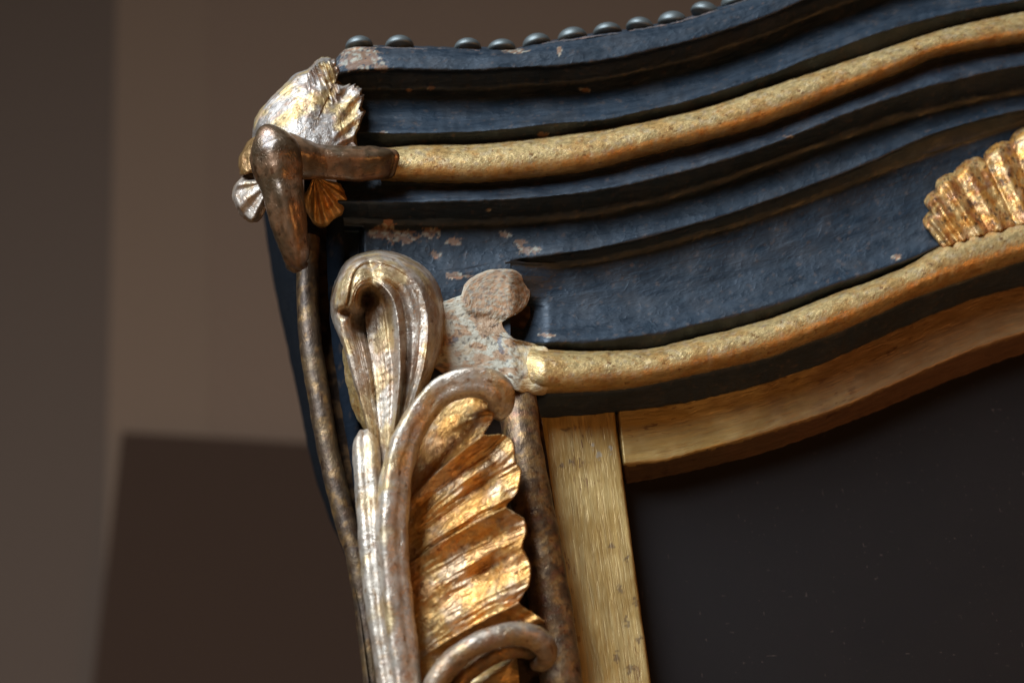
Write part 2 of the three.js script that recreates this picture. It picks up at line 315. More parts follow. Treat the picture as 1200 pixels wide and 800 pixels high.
// upper half of the rail: strip, cove, fillet, hollow under the bead, rib, upper field
const topRail = profileStrip(394, 1265, [
  P((x) => L.t0(x) - 3, 0), P((x) => L.t0(x), 25), P(between(L.t0, L.t1, 0.35), 28), P(L.t1, 29),
  P((x) => L.t1(x) + 2.5, 21), P(between(L.t1, L.t2, 0.3), 14.5), P(between(L.t1, L.t2, 0.55), 14.5), P(between(L.t1, L.t2, 0.8), 19), P(L.t2, 26.5),
  P((x) => L.t2(x) + 3, 24.5), P((x) => L.t3(x) + 2, 18), P(between(L.t3, L.t4, 0.5), 18), P(L.t4, 18),
  P((x) => L.t4(x) + 4, 18), P(between(L.t4, L.t5, 0.6), 21.5), P(L.t5, 25), P((x) => L.t5(x) + 3, 23),
  P((x) => L.t6(x) - 2, 12.5), P((x) => L.t6(x) + 6, 11), P(between(L.t6, L.t7, 0.6), 12.5), P(L.t7, 15.5), P((x) => L.t7(x) + 2, 13), P((x) => L.t7b(x), 8.6)],
  M.paint, 'top_rail', chair, { zAdd: (x, y) => -6 * ss(427, 421, x) * ss(L.t6(x) + 8, L.t6(x) + 12, y) - 2.2 * ss(670, 600, x) * ss(L.t6(x) + 15, L.t7(x), y) });
{ // flat ground left of the scroll end
  const gr = grid(130, 90, (u, v) => { const x = lerp(424, 598, u), y = lerp(L.t7(x) - 2, 452, v); return { p: Q(x, y, 13.25 - 5 * ss(0.02, 0, u) - 0.4 * ss(0.03, 0, v)), px: x, py: y }; }, { color: blackCol, disp: (p) => 0.45 * N(p, 38, 81, 2) + 0.07 * N(p, 190, 83, 3), uo: 0.5, vo: 0.1 });
  add('rail_ground', gr, M.paint, topRail);
}
{ // bead of the top rail
  const bead = (f) => Math.sqrt(Math.max(0, 1 - (2 * f - 1) ** 2));
  profileStrip(446, 1265, [P(L.t3, 19.5, (f) => 10 * bead(f)), P(L.t4, 18)], M.gold, 'gilded_bead', topRail, { per: 1.5, soft: 0, nx: 420, color: goldCol, wob: 0.35, disp: (p) => 0.22 * N(p, 45, 91, 2) + 0.1 * N(p, 330, 93, 3) });
}
// lower field: runs behind the turned end of the bead on the left
const field = profileStrip(592, 1265, [
  P((x) => L.t7b(x) - 1, 9), P((x) => L.t7b(x) + 3, 7.6), P(between(L.t7b, L.t8, 0.3), 6.8), P(between(L.t7b, L.t8, 0.6), 6.8), P(between(L.t7b, L.t8, 0.85), 9.2), P(L.t8, 12),
  P((x) => L.t8(x) + 2.5, 11.5), P((x) => L.t9(x) + 3, 5), P(between(L.t9, L.t10, 0.5), 5), P((x) => L.t10(x) - 4, 5), P((x) => L.t10(x) + 2, 4.5), P(L.t11, -6), P((x) => L.t11(x) + 3, -10)],
  M.paint, 'lower_rail', chair, { nx: 380, uo: 0.3, vo: 0.2, zAdd: (x, y) => -8 * ss(645, 610, x) * ss(345, 365, y) * ss(480, 455, y) + 5 * ss(665, 600, x) * ss(352, 322, y) });
{
  const bead = (f) => Math.pow(Math.max(0, 1 - Math.abs(2 * f - 1) ** 2.3), 0.5);
  profileStrip(598, 1265, [P(L.t9, 6.5, (f) => 12.5 * bead(f)), P(L.t10, 4.5)], M.gold, 'gilded_bead', field, { per: 1.5, soft: 0, nx: 360, uo: 0.02, color: goldCol, wob: 0.35, zAdd: (x, y) => -7 * ss(640, 600, x), disp: (p) => 0.24 * N(p, 45, 95, 2) + 0.13 * N(p, 360, 97, 3) });
}
{ // worn end of the bead: neck and turned-up disc where gesso and wood show
  const wornCol = (p) => { let c = mix(C.gesso, [0.39, 0.21, 0.095], 0.8 * ss(0.0, 0.16, fbm(p.x * 90 + 7, p.y * 170, p.z * 90, 4))); c = mix(c, C.dirt, 0.6 * ss(0.3, 0.4, N(p, 300, 103, 4))); return mix(c, [0.05, 0.07, 0.11], 0.6 * ss(0.4, 0.5, N(p, 90, 105, 4))); };
  const discCol = (p) => { let c = mix([0.36, 0.205, 0.10], [0.32, 0.26, 0.17], 0.8 * ss(-0.05, 0.2, N(p, 420, 107, 4))); return mix(c, [0.09, 0.08, 0.07], 0.5 * ss(0.12, 0.4, fbm(p.x * 260 + 3, p.y * 420, p.z * 260, 5))); };
  const out = path([[540, 345], [543, 334], [551, 325], [570, 316], [595, 314], [613, 321], [623, 337], [620, 353], [608, 366], [595, 371], [589, 378], [594, 388], [606, 399], [622, 405], [642, 408], [652, 434], [642, 461], [620, 463], [598, 457], [568, 450], [530, 444], [500, 425], [494, 385], [505, 358], [526, 350], [540, 345]]);
  const inDisc = (x, y) => { const d = Math.hypot((x - 583) / 42, (y - 345) / 31 + (x - 583) * 0.004); return ss(1.1, 0.92, d) * ss(-6, 6, 372 - y + (x - 590) * 0.12); };
  const plate = grid(280, 90, (u, v) => {
    const o = out(u), t = 1 - v, x = lerp(568, o[0], t), y = lerp(388, o[1], t), e = t > 0.965 ? (t - 0.965) / 0.035 : 0, dx = inDisc(x, y);
    const bead = ss(590, 636, x) * 9.6 * Math.sqrt(Math.max(0, 1 - ((y - 435) / 30) ** 2));
    return { p: Q(x, y, lerp(15, 6.5, ss(596, 624, x)) + 1.5 * dx + bead - 9 * e * e), px: x, py: y, dx };
  }, { color: (p, i) => mix(mix(wornCol(p), mix(goldCol(p), C.gesso, 0.2), ss(596, 632, i.px + 40 * N(p, 120, 115))), discCol(p), i.dx), disp: (p) => 0.45 * N(p, 70, 111, 3) + 0.22 * N(p, 330, 113, 4) });
  const worn = add('worn_scroll_end', plate, M.gesso, field); tag(worn, 'chipped pale scroll end with bare gesso and orange wood');
}
// nails along the top, and the edge of the leather they hold
{
  const spots = [[421, 53, 1.0], [468, 49, 1.05], [548, 53, 1], [588, 54, 1.05], [629, 50, 1.05], [671, 42, 1.1], [712, 35, 1.08], [750, 29, 1.05], [788, 20, 1.1], [826, 10.5, 1.1], [862, 0, 1.1]];
  const prof = []; for (let i = 0; i <= 14; i++) { const a = i / 14 * Math.PI / 2; prof.push(new THREE.Vector2(Math.sin(a) * 5.7 * MM, Math.cos(a) * 4.3 * MM)); } prof.push(new THREE.Vector2(5.2 * MM, -0.9 * MM), new THREE.Vector2(1.0 * MM, -1.2 * MM), new THREE.Vector2(0.9 * MM, -9 * MM));
  const g = new THREE.LatheGeometry(prof, 36);
  spots.forEach(([x, y, s], i) => {
    const o = add(i ? 'nail_' + String(i).padStart(3, '0') : 'nail', g, M.nail, chair), e = 8;
    o.position.copy(Q(x, L.t0(x) - 1, 14)); o.rotation.set(0.15 + 0.14 * (rnd() - 0.5), rnd() * 6, -Math.atan2(L.t0(x + e) - L.t0(x - e), 2 * e) * -1 * -1 + 0.12 * (rnd() - 0.5)); o.scale.set(s, s * (0.95 + 0.12 * rnd()), s);
  });
  const le = grid(420, 14, (u, v) => { const x = lerp(398, 1265, u), th = v * Math.PI; const r = 3.0 + 1.9 * fbm(x * 0.05, 2, 3, 3); return { p: Q(x, L.t0(x) + 1 - Math.sin(th) * Math.max(0.4, r * 0.6), 16 + 9 * Math.cos(th)) }; }, { color: (p) => mix([0.035, 0.026, 0.022], [0.11, 0.06, 0.04], ss(0, 0.3, N(p, 150, 121))), disp: (p) => 0.35 * N(p, 250, 123) });
  add('leather_edge', le, M.leather, chair);
}
// the shell carved on the rail
{
  const shell = new THREE.Group(); shell.name = 'shell'; chair.add(shell);
  const F = [1330, 560], tips = [[1087, 250, 10], [1092, 224, 13], [1105, 206, 13], [1132, 188, 19], [1168, 168, 18], [1203, 148, 21], [1245, 134, 22]];
  tips.forEach(([tx, ty, w], k) => {
    const D = Math.hypot(F[0] - tx, F[1] - ty), nx = -(F[1] - ty) / D, ny = (F[0] - tx) / D;
    const g = grid(80, 48, (u, v) => {
      const s = 2 * v - 1, a = u * 150 + (1 - Math.sqrt(Math.max(0, 1 - s * s))) * w * 0.75 * (1 - u), wd = w * (1.2 - a / D);
      let x = lerp(tx, F[0], a / D) - nx * s * wd, y = lerp(ty, F[1], a / D) - ny * s * wd;
      const lim = L.t9(x) + 7, over = y > lim; if (over) { x -= (y - lim) * 0.45; y = L.t9(x) + 7; }
      const flute = 0.5 + 0.5 * Math.cos(s * Math.PI * 1.6 + (k % 2) * 0.6);
      const z = 6.5 + (4.5 + 3.2 * Math.pow(Math.max(0, 1 - s ** 6), 0.6) + 2.3 * flute * (1 - s * s * 0.5)) * ss(-0.02, 0.07, u) + k * 0.1 - (over ? 2 : 0);
      return { p: Q(x, y, z) };
    }, { color: (p) => { let c = mix(C.gold, C.ochre, 0.25 + 0.6 * ss(-0.2, 0.2, N(p, 110, 131))); c = mix(c, [0.36, 0.12, 0.03], 0.8 * ss(0.0, 0.25, N(p, 120, 133, 4))); c = mix(c, C.silver, 0.2 * ss(0.15, 0.35, N(p, 110, 137, 4))); return mix(c, C.dirt, 0.75 * ss(0.27, 0.33, N(p, 210, 139, 4))); }, disp: (p) => 0.6 * N(p, 150, 141, 3) });
    add('shell_lobe', g, M.leaf, shell);
  });
}
// ---------------------------------------------------------------- window: stile, rail, pane
{
  const w = new THREE.Group(); w.name = 'window'; chair.add(w);
  const marks = [[702, 534, 2.5, 7, 1], [695, 522, 2, 4, 1], [716, 526, 2, 6, 1], [662, 503, 5, 3, 0], [671, 541, 5, 3, 0], [660, 545, 4, 3, 0], [716, 640, 3, 4, 0], [735, 655, 4, 4, 0], [728, 690, 4, 6, 0], [745, 705, 4, 5, 0], [734, 730, 5, 7, 0], [748, 748, 5, 5, 0], [722, 770, 5, 6, 0], [738, 785, 5, 6, 0]];
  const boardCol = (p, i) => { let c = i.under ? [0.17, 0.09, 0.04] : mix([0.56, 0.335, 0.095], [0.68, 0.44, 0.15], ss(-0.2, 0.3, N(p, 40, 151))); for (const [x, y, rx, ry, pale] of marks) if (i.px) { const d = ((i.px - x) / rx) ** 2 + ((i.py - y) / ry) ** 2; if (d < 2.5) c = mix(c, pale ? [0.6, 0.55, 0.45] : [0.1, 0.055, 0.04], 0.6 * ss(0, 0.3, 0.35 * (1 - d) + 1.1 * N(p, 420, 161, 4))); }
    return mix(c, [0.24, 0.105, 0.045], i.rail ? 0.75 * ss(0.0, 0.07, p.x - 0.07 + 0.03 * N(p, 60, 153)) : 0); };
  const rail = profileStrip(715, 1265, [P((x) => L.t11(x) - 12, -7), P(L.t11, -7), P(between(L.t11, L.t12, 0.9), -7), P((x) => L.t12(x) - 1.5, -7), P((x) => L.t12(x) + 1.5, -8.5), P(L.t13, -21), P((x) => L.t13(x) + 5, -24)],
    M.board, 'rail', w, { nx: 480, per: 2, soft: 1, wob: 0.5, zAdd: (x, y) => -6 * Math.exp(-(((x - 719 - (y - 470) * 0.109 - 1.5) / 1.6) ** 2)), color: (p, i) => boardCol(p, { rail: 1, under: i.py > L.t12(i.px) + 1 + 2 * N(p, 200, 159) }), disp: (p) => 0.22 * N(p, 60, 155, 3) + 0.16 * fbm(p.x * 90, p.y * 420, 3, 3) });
  const lft = path([[630, 470], [636, 500], [645, 580], [661, 700], [677, 800], [692, 900]]), rgt = path([[719, 470], [721, 500], [732, 580], [748, 700], [762, 800], [776, 900]]);
  M.boardUp = M.board.clone(); for (const k of ['map', 'bumpMap']) { M.boardUp[k] = M.board[k].clone(); M.boardUp[k].rotation = Math.PI / 2; M.boardUp[k].needsUpdate = true; }
  const st = grid(60, 300, (u, v) => { const a = lft(v), b = rgt(v), e = u > 0.965 ? (u - 0.965) / 0.035 : 0; const x = lerp(a[0], b[0], Math.min(u / 0.965, 1)) + (e > 0 ? 0.8 : 0), y = lerp(a[1], b[1], u); return { p: Q(x, y, -6.3 - 15 * e), px: x, py: y }; }, { color: boardCol, disp: (p) => 0.2 * N(p, 60, 157, 3) + 0.06 * fbm(p.x * 420, p.y * 90, 3, 3) });
  add('stile', st, M.boardUp, w);
  const dust = tex([0.4, 0.4], (x, y) => { let s = 0; const h = pn(x * 330, y * 330, 330, 330, 161); const clump = pf(x, y, 5, 5, 163, 3); if (h > 0.955 - 0.02 * clump) s = 0.3 * (h - 0.93) / 0.07; const b = 0.19 + 0.03 * pf(x, y, 14, 14, 165, 4); return [b + s, b * 0.9 + s, b * 0.83 + s]; }, true, 1024, 1024);
  const pm = new THREE.MeshPhysicalMaterial({ map: dust, color: new THREE.Color().setRGB(0.18, 0.125, 0.095), roughness: 0.6, specularIntensity: 0.35 });
  const a = Q(640, 330, -22), b = Q(1300, 900, -22), pg = new THREE.PlaneGeometry(b.x - a.x + 0.1, a.y - b.y, 1, 1); const uv = pg.attributes.uv; for (let i = 0; i < 4; i++) uv.setXY(i, uv.getX(i) * (b.x - a.x + 0.1), uv.getY(i) * (a.y - b.y));
  const pane = add('pane', pg, pm, w); pane.position.set((a.x + b.x + 0.1) / 2, (a.y + b.y) / 2, -22 * MM); tag(pane, 'dark dusty window pane');
}
// ---------------------------------------------------------------- post: black ground behind the carving, corner bead and side
{
  const li = path([[356, 205], [356, 300], [362, 400], [372, 480], [388, 560], [410, 640], [426, 720], [438, 800], [450, 900]]), ri = path([[620, 300], [622, 380], [626, 450], [636, 500], [648, 580], [658, 650], [668, 720], [678, 800], [694, 900]]);
  const g = grid(110, 260, (u, v) => { const a = li(v), b = ri(v); return { p: Q(lerp(a[0], b[0], u), lerp(a[1], b[1], u), 2 - 3 * Math.sin(u * Math.PI)) }; }, { color: (p, i) => mix([0.022, 0.012, 0.007], [0.085, 0.042, 0.017], ss(-0.1, 0.3, N(p, 90, 171, 4))), disp: (p) => 0.6 * N(p, 60, 173) });
  const dull = phys({ roughness: 0.9, specularIntensity: 0.12, bumpMap: paintBump, bumpScale: 0.0005 });
  const post = add('post', g, dull, chair);
  // narrow black stiles seen between the corner bead and the leaf
  const rib = rod([[392, 240, 10, 10, 14], [394, 310, 10, 11, 14], [399, 400, 9, 10, 12], [410, 480, 8, 9, 12], [422, 560, 7, 8, 10], [434, 650, 6, 7, 10], [446, 760, 5, 7, 10], [452, 830, 5, 7, 10]], { nu: 160, nv: 24, color: (p) => mix([0.004, 0.006, 0.009], [0.03, 0.02, 0.014], 0.6 * ss(0.3, 0.45, N(p, 150, 175, 4))), disp: (p) => 0.4 * N(p, 120, 177) });
  add('rib', rib, dull, post);
  // corner bead, dull gold
  const cb = rod([[362, 280, 9, 13, 13], [360, 330, 9, 13, 13], [364, 400, 8, 13, 13], [373, 460, 7, 13, 13], [385, 530, 6, 12, 12], [402, 600, 5, 12, 12], [418, 660, 4, 11, 11], [430, 740, 2, 10, 10], [440, 830, 0, 10, 10]], { nu: 240, nv: 30, color: (p) => { let c = mix(C.bronze, [0.16, 0.09, 0.035], ss(-0.2, 0.2, N(p, 60, 181))); c = mix(c, C.old, 0.3 * ss(0.15, 0.4, N(p, 150, 183, 4))); return mix(c, C.dirt, 0.3 * ss(0.1, 0.3, N(p, 120, 187, 4))); }, disp: (p) => 0.35 * N(p, 70, 185) });
  add('corner_bead', cb, M.gold, chair);
  // black side face running back from the corner
  const fr = path([[350, 180], [352, 300], [356, 400], [366, 470], [378, 540], [396, 610], [412, 670], [426, 750], [436, 850]]), bk = path([[300, 180], [315, 300], [335, 400], [350, 470], [364, 540], [385, 605], [408, 660], [428, 745], [437, 850]]);
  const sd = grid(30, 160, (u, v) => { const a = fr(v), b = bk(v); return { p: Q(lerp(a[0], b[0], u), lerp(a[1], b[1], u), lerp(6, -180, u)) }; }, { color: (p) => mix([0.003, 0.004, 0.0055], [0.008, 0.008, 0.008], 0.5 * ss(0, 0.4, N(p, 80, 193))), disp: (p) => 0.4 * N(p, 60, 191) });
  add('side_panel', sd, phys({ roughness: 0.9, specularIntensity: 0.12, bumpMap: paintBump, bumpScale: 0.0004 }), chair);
  // dull colonnette between the leaf and the window
  const co = rod([[606, 452, 3, 14, 14], [606, 466, 5, 22, 20], [612, 520, 9, 22, 20], [622, 580, 11, 23, 20], [634, 640, 11, 23, 20], [644, 700, 11, 23, 20], [653, 760, 11, 23, 20], [664, 840, 11, 23, 20]], { nu: 200, nv: 44, cap0: 0.03, color: bronzeCol, disp: (p) => 0.45 * N(p, 60, 195) + 0.1 * N(p, 260, 197) });
  add('colonnette', co, M.gold, chair);
}
// ---------------------------------------------------------------- carved corner ornament
{
  const orn = new THREE.Group(); orn.name = 'corner_ornament'; chair.add(orn);
  const dk = (p) => mix(mix([0.13, 0.075, 0.035], [0.26, 0.13, 0.06], ss(-0.1, 0.3, N(p, 60, 205))), C.bronze, 0.7 * ss(0.15, 0.35, N(p, 120, 207, 4))), dn = (p) => 0.7 * N(p, 50, 201, 3) + 0.12 * N(p, 220, 203, 3);
  const bar = rod([[318, 182, 34, 20, 22], [345, 186, 36, 20, 21], [380, 190, 35, 19, 21], [420, 192, 33, 19, 21], [440, 191, 31, 19, 21], [454, 191, 27, 17, 19]], { nu: 90, nv: 48, cap1: 0.03, shape: (u, th) => 1 + 0.085 * Math.cos(4 * th + 0.6) - 0.1 * Math.exp(-(((u - 0.9) / 0.02) ** 2)), color: dk, disp: dn });
  const spike = rod([[308, 168, 40, 8, 8], [312, 160, 44, 16, 14], [321, 176, 44, 26, 25], [325, 196, 43, 25, 25], [329, 216, 41, 22, 23], [334, 240, 40, 20, 22], [340, 268, 36, 17, 20], [345, 292, 31, 14, 17], [347, 305, 26, 11, 14], [348, 314, 20, 6, 10]], { nu: 130, nv: 50, cap0: 0.14, cap1: 0.06, color: dk, disp: dn, shape: (u, th) => 1 + 0.075 * Math.cos(4 * th + 0.9) * ss(0.15, 0.4, u) + 0.06 * Math.cos(2 * th + 1) });
  const root = rod([[318, 176, 40, 14, 14], [330, 180, 40, 25, 24], [348, 185, 39, 24, 23], [370, 189, 36, 20, 21], [400, 191, 33, 16, 16]], { nu: 60, nv: 48, cap0: 0.1, cap1: 0.1, color: dk, disp: dn, shape: (u, th) => 1 + 0.05 * Math.cos(4 * th + 0.6) });
  add('crossed_knob', [bar, spike, root], M.bronze, orn);
  // upper lobe
  const oc = path([[294, 168], [295, 155], [298, 140], [306, 127], [318, 114], [334, 98], [348, 86], [360, 82], [363, 79], [370, 72], [378, 67], [391, 69], [398, 79], [395, 92], [400, 99], [413, 97], [421, 101], [426, 112], [424, 122], [427, 132], [422, 146], [417, 158], [419, 172]], 0.4);
  const ic = [348, 192];
  const lobe = grid(240, 90, (u, v) => {
    const o = oc(u), r = 1 - v * 0.96, jag = 1 + 0.022 * n3(u * 34, 2, 8) * ss(0.42, 0.55, u) * ss(0.6, 1, r), x = lerp(ic[0], o[0], r * jag), y = lerp(ic[1], o[1], r * jag);
    const th = Math.atan2(y - 196, x - 346), right = ss(-1.75, -1.0, th), edge = r > 0.97 ? (r - 0.97) / 0.03 : 0;
    const dome = lerp(13, 7, ss(-2.9, -1.5, th)) * (1 - Math.pow(r, 2.6)), fl = Math.sin(th * 34) * 0.7 * right * ss(0.5, 0.9, r) + Math.sin(th * 8 + 0.6) * 0.5 * ss(0.3, 1, r) + 1.1 * Math.sin(x * 0.95 - y * 0.35) * ss(357, 365, x) * ss(402, 392, x) * ss(0.72, 0.82, r);
    const z = lerp(15, 31, ss(-2.9, -1.5, th)) + dome + fl + 2.6 * right * ss(0.8, 1, r) - 11 * edge;
    return { p: Q(x, y, z), r };
  }, { color: (p) => { let c = mix([0.4, 0.325, 0.26], C.gold, 0.9 * ss(-0.1, 0.3, N(p, 60, 211))); c = mix(c, [0.36, 0.2, 0.12], 0.55 * ss(0.16, 0.34, N(p, 110, 213, 4))); return mix(c, C.bronze, 0.6 * ss(0.3, 0.4, N(p, 220, 215, 4))); }, disp: (p) => 0.7 * N(p, 60, 217) + 0.2 * N(p, 260, 219) });
  add('upper_lobe', lobe, M.leaf, orn);
  const fan = (name, pts, c, z0, z1, ribs, k) => {
    const f = path(pts, 0.2), g = grid(120, 44, (u, v) => { const o = f(u), x = lerp(o[0], c[0], v), y = lerp(o[1], c[1], v); return { p: Q(x, y, lerp(z0, z1, Math.sqrt(v)) + 1.3 * Math.sin(u * ribs) * (1 - v) - (v < 0.05 ? 12 * (1 - v / 0.05) : 0)) }; }, { color: k, disp: (p) => 0.7 * N(p, 120, 223) });
    return add(name, g, M.leaf, orn);
  };
  fan('left_lobe', [[300, 203], [290, 204], [281, 209], [274, 219], [272, 230], [277, 245], [285, 256], [295, 261], [304, 258], [311, 247], [315, 232]], [318, 212], 22, 32, 30, (p) => mix(leafCol(p), [0.34, 0.25, 0.19], 0.5));
  fan('left_bud', [[304, 158], [295, 162], [287, 172], [280, 184], [279, 196], [282, 206], [292, 204], [304, 204]], [312, 184], 26, 36, 9, (p) => mix(dk(p), C.old, 0.4));
  fan('lower_lobe', [[352, 236], [360, 251], [366, 261], [374, 267], [383, 266], [392, 258], [401, 252], [406, 244], [411, 236], [406, 227], [400, 215]], [368, 206], 20, 30, 34, (p) => mix(goldCol(p), C.ochre, 0.4));
}
// ---------------------------------------------------------------- carved leaves on the post
const carve = (p) => 0.6 * N(p, 50, 231, 3) + 0.1 * N(p, 260, 233, 3);
{ // upper scroll
  const sc = new THREE.Group(); sc.name = 'scroll_leaf'; chair.add(sc);
  const lc = (p) => { let c = leafCol(p); return mix(c, [0.3, 0.16, 0.075], 0.45 * ss(-0.1, 0.3, N(p, 45, 235))); };
  // outline and valley, with the section between them
  const rows = [ // sx, sy, cx, cy, then height at shares 0 .08 .2 .35 .5 .6 .75 1
    [452, 590, 447, 578, 10, 24, 27, 28, 28, 28, 27, 26], [476, 520, 447, 540, 10, 24, 30, 31, 31, 34, 31, 27], [497, 462, 446, 490, 12, 26, 33, 34, 34, 38, 31, 27], [513, 424, 443, 446, 12, 27, 35, 37, 36, 41, 31, 27], [521, 390, 440, 408, 13, 28, 37, 39, 37, 43, 31, 26], [520, 355, 436, 382, 13, 29, 39, 42, 40, 44, 30, 27],
    [506, 322, 434, 366, 14, 30, 41, 45, 44, 46, 33, 26], [480, 302, 432, 358, 14, 31, 42, 47, 48, 47, 38, 23], [450, 293, 431, 353, 14, 32, 43, 47, 48, 47, 42, 24], [424, 296, 428, 351, 14, 32, 42, 46, 48, 48, 45, 26], [405, 307, 426, 353, 14, 32, 41, 46, 48, 48, 46, 26], [392, 330, 423, 358, 14, 31, 40, 46, 48, 48, 44, 25], [387, 355, 420, 364, 14, 29, 37, 42, 43, 41, 36, 24],
    [389, 376, 422, 374, 14, 25, 33, 35, 31, 27, 24, 22], [395, 392, 428, 392, 15, 29, 34, 33, 30, 28, 27, 25], [403, 412, 433, 416, 15, 30, 34, 33, 31, 30, 29, 26], [412, 442, 438, 448, 15, 30, 33, 32, 31, 30, 29, 26], [422, 476, 442, 484, 15, 29, 32, 31, 30, 29, 28, 26], [432, 512, 445, 522, 15, 28, 30, 30, 29, 29, 28, 26], [443, 580, 446, 575, 12, 24, 27, 27, 27, 27, 26, 26]];
  const cx = path([[428], [430], [436], [441], [444], [446], [447]]); rows.forEach((r, i) => { for (let k = 5; k < 12; k++) if (r[k] > 30) r[k] = 30 + (r[k] - 30) * 0.62; r[2] = cx(clamp((r[3] - 353) / 222, 0, 1))[0] + (i > 11 ? 2.5 : -0.5); if (i > 11) r[11] -= 0.6; });
  const fr = path(rows), share = [0, 0.08, 0.2, 0.35, 0.5, 0.6, 0.75, 1];
  const body = grid(420, 110, (u, v) => {
    const r = fr(u); let k = 0; while (k < 6 && v > share[k + 1]) k++;
    const t = (v - share[k]) / (share[k + 1] - share[k]), h = (i) => r[4 + clamp(i, 0, 7)];
    const z = 0.5 * (2 * h(k + 1 - 1) + (h(k + 1) - h(k - 1)) * t + (2 * h(k - 1) - 5 * h(k) + 4 * h(k + 1) - h(k + 2)) * t * t + (3 * h(k) - h(k - 1) - 3 * h(k + 1) + h(k + 2)) * t * t * t);
    const x = lerp(r[0], r[2], v), y = lerp(r[1], r[3], v), blade = ss(0.62, 0.75, v) * ss(375, 410, y) * ss(570, 500, y);
    const rdg = 2.2 * Math.exp(-(((v - 0.6) / 0.022) ** 2)) * ss(0.0, 0.06, u) * ss(0.42, 0.3, u) - 2.0 * Math.exp(-(((v - 0.5) / 0.05) ** 2)) * ss(0.05, 0.12, u) * ss(0.42, 0.3, u) - 2.5 * Math.exp(-(((v - 0.7) / 0.05) ** 2)) * ss(0.05, 0.12, u) * ss(0.4, 0.3, u), vein = 0.16 * Math.sin((y + (x - r[2]) * 0.5 + 3 * n3(x * 0.05, y * 0.05, 9)) * 0.7) * (0.6 + 0.8 * n3(x * 0.08, y * 0.04, 3)) * blade * ss(1, 0.86, v), hole = -9 * Math.exp(-(((x - 432) / 9) ** 2) - (((y - 348) / 9) ** 2)) - 7 * Math.exp(-(((x - 404) / 8) ** 2) - (((y - 366) / 5) ** 2)) - 4 * Math.exp(-(((x - 434 - (y - 310) * 0.15) / 7) ** 2) - (((y - 312) / 17) ** 2));
    return { p: Q(x, y, z + vein + hole + rdg + (1.3 * Math.exp(-(((v - 0.22) / 0.035) ** 2)) - 0.9 * Math.exp(-(((v - 0.33) / 0.06) ** 2))) * ss(0.03, 0.1, u) * ss(0.5, 0.4, u) + 0.16 * n3(v * 26, u * 9, 2) * ss(0.05, 0.15, v) - 2.2 * Math.exp(-(((v - 0.38 - 0.12 * Math.sin(u * 24)) / 0.04) ** 2)) * ss(0.42, 0.5, u) * ss(0.66, 0.6, u) - 1.2 * Math.exp(-(((v - 0.7) / 0.03) ** 2)) * ss(0.4, 0.48, u) * ss(0.66, 0.6, u)), px: x, py: y, v };
  }, { color: lc, disp: (p) => 0.4 * N(p, 60, 231, 3) + 0.16 * N(p, 300, 233, 3) });
  add('scroll', body, M.leaf, sc);
  const tongue = grid(30, 70, (u, v) => { const a = path([[402, 402], [401, 420], [406, 452], [414, 482], [428, 506]])(v), b = path([[406, 400], [412, 420], [420, 450], [428, 480], [434, 508]])(v); return { p: Q(lerp(a[0], b[0], u), lerp(a[1], b[1], u), lerp(12, 24, u)) }; }, { color: goldCol, disp: (p) => 0.4 * N(p, 150, 247) });
  add('back_tongue', tongue, M.gold, sc);
}
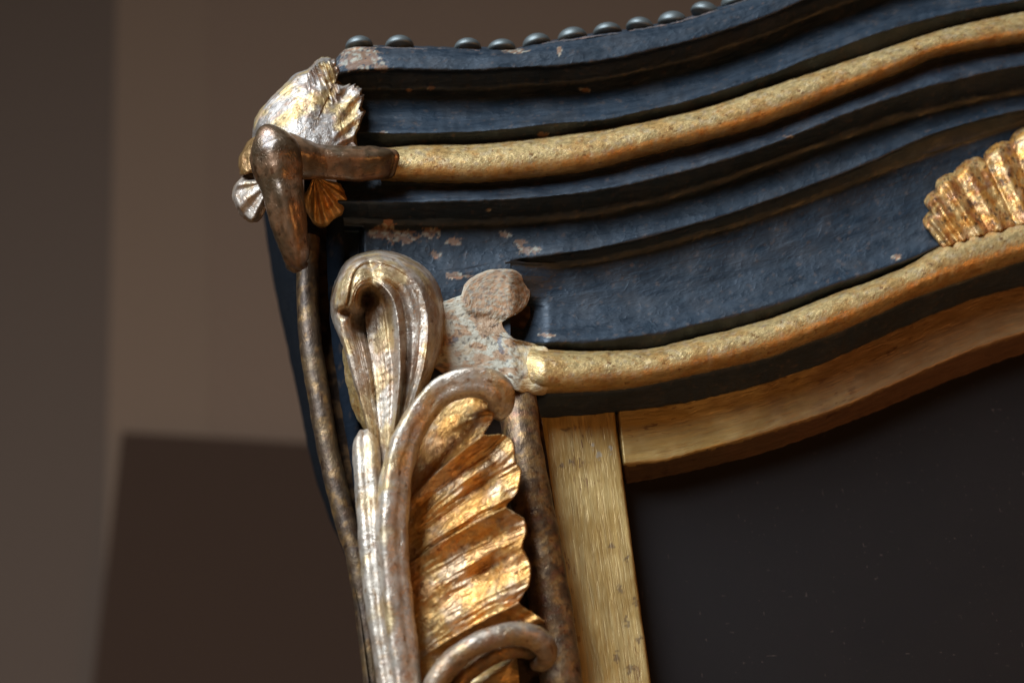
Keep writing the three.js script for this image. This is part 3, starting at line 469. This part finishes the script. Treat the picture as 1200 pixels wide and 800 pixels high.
{ // acanthus leaf
  const lf = new THREE.Group(); lf.name = 'acanthus_leaf'; chair.add(lf);
  const stripe = rod([[428, 508, 24, 8, 8], [429, 522, 27, 14, 14], [431, 560, 29, 15, 16], [435, 610, 30, 15, 16], [440, 670, 30, 14.5, 16], [448, 735, 30, 14, 16], [456, 790, 30, 13.5, 16], [466, 860, 30, 13, 16]], { nu: 200, nv: 44, cap0: 0.05, shape: (u, th) => 1 + 0.1 * Math.exp(-(((th - 1.9) / 0.22) ** 2)) - 0.14 * Math.exp(-(((th - 1.3) / 0.2) ** 2)) + 0.09 * Math.exp(-(((th - 0.8) / 0.2) ** 2)) + 0.02 * n3(u * 14, th * 2, 6), color: (p) => mix(leafCol(p), C.silver, 0.25), disp: carve });
  add('stem', stripe, M.leaf, lf);
  const rim = rod([[486, 870, 32, 16, 19], [475, 800, 33, 16, 20], [467, 735, 34, 17, 21], [462, 680, 35, 17, 21], [459, 625, 36, 17, 22], [462, 575, 37, 17, 22], [471, 530, 38, 16, 22], [489, 492, 39, 15, 21], [513, 463, 42, 14, 20], [541, 450, 45, 15, 18], [567, 450, 45, 16, 18], [582, 460, 42, 16, 17], [586, 476, 37, 13, 14], [582, 490, 32, 7, 8]], { nu: 300, nv: 54, cap1: 0.05, shape: (u, th) => 1 + 0.2 * Math.exp(-(((th - 2.15) / 0.3) ** 2)) - 0.17 * Math.exp(-(((th - 1.15) / 0.42) ** 2)) * ss(1, 0.85, u) - 0.12 * Math.exp(-(((th - 2.75) / 0.16) ** 2)) * ss(0.7, 0.4, u) + 0.02 * n3(u * 14, th * 2, 3), color: (p) => mix(leafCol(p), C.silver, 0.3 * ss(0.1, -0.2, N(p, 40, 251))), disp: carve });
  add('rim', rim, M.leaf, lf);
  // the fluted face with its ragged lobes
  const O = [[571, 466], [578, 478], [577, 492], [567, 509], [590, 509], [602, 518], [604, 540], [611, 552], [606, 577], [593, 594], [613, 607], [617, 622], [612, 641], [622, 662], [620, 685], [608, 706], [625, 718], [638, 728]];
  const I = [[540, 450], [505, 482], [484, 525], [472, 590], [468, 610], [466, 624], [465, 638], [465, 652], [466, 662], [467, 668], [468, 690], [469, 704], [471, 722], [474, 740], [478, 758], [484, 776], [489, 788], [495, 800]];
  const fo = path(O, 0.35), fi = path(I), K = O.length - 1, starts = [0, 3 / K, 9 / K, 15 / K, 1.001];
  const face = grid(330, 90, (u, v) => {
    let k = 0; while (u >= starts[k + 1]) k++;
    const w = (u - starts[k]) / (starts[k + 1] - starts[k]), o = fo(u), i = fi(u), e = 0.03, vv = Math.min(1, v / (1 - e)), back = v > 1 - e ? (v - 1 + e) / e : 0;
    const bow = Math.sin(vv * Math.PI) * -4, x = lerp(i[0], o[0], vv), y = lerp(i[1], o[1], vv) + bow;
    const crest = 5.0 * Math.exp(-w * 7) * ss(0.02, 0.4, vv) * (k ? 1 : 0.3) - 2.5 * ss(0.75, 1, w) * vv, fl = 1.0 * Math.cos(w * Math.PI * 2 * (k === 0 ? 2 : k === 3 ? 1 : 2.5)) * ss(0.06, 0.5, vv) * (1 - 0.3 * vv) + 0.27 * Math.sin(w * Math.PI * 2 * (k === 0 ? 7 : k === 3 ? 3 : 11) + 2 * n3(vv * 3, u * 12, 5)) * ss(0.1, 0.4, vv) * (0.6 + 0.9 * n3(vv * 4, u * 30, 8));
    const drop = k > 0 && k < 3 ? -5.5 * Math.exp(-(((vv - 0.7) / 0.13) ** 2) - (((w - 0.52) / 0.1) ** 2)) : 0;
    const z = lerp(21, 41, Math.pow(vv, 0.85)) - 4 * Math.sin(vv * Math.PI) + crest + fl + drop - 3 * ss(0.8, 1, vv) - back * 12;
    return { p: Q(x, y, z), w, vv };
  }, { color: (p, i) => { let c = mix(C.gold, C.silver, 0.7 * ss(-0.1, 0.25, N(p, 80, 255))); c = mix(c, C.ochre, 0.35 + 0.4 * ss(-0.15, 0.15, N(p, 55, 257, 4))); return mix(c, C.bronze, 0.4 * ss(0.24, 0.4, N(p, 170, 259, 4))); }, disp: (p, i) => 0.35 * N(p, 110, 253) + 0.3 * N(p, 340, 261) });
  add('leaf_face', face, M.leaf, lf);
  // lower curl
  const low = rod([[500, 850, 36, 12, 14], [508, 806, 38, 12, 15], [526, 780, 40, 12, 15], [550, 760, 42, 11, 14], [578, 747, 43, 11, 14], [606, 742, 43, 12, 14], [628, 748, 41, 13, 14], [640, 762, 37, 12, 13], [636, 776, 31, 9, 10], [622, 780, 26, 5, 6]], { nu: 160, nv: 44, cap1: 0.06, color: (p) => mix(bronzeCol(p), leafCol(p), 0.45), disp: carve });
  add('lower_curl', low, M.leaf, lf);
  const inner = rod([[520, 850, 30, 9, 12], [532, 810, 31, 9, 12], [552, 785, 32, 9, 12], [580, 768, 33, 8, 12], [606, 762, 32, 8, 12], [624, 768, 28, 6, 9]], { nu: 110, nv: 34, cap1: 0.06, color: bronzeCol, disp: carve });
  add('inner_curl', inner, M.leaf, lf);
  const lowFace = grid(60, 50, (u, v) => { const a = path([[560, 830], [552, 800], [575, 782], [606, 766]])(v), b = path([[612, 830], [609, 800], [608, 785], [606, 768]])(v); return { p: Q(lerp(a[0], b[0], u), lerp(a[1], b[1], u), 24 + 3 * Math.sin(u * 3)) }; }, { color: goldCol, disp: carve });
  add('lower_face', lowFace, M.gold, lf);
}

renderer.render(scene, camera);
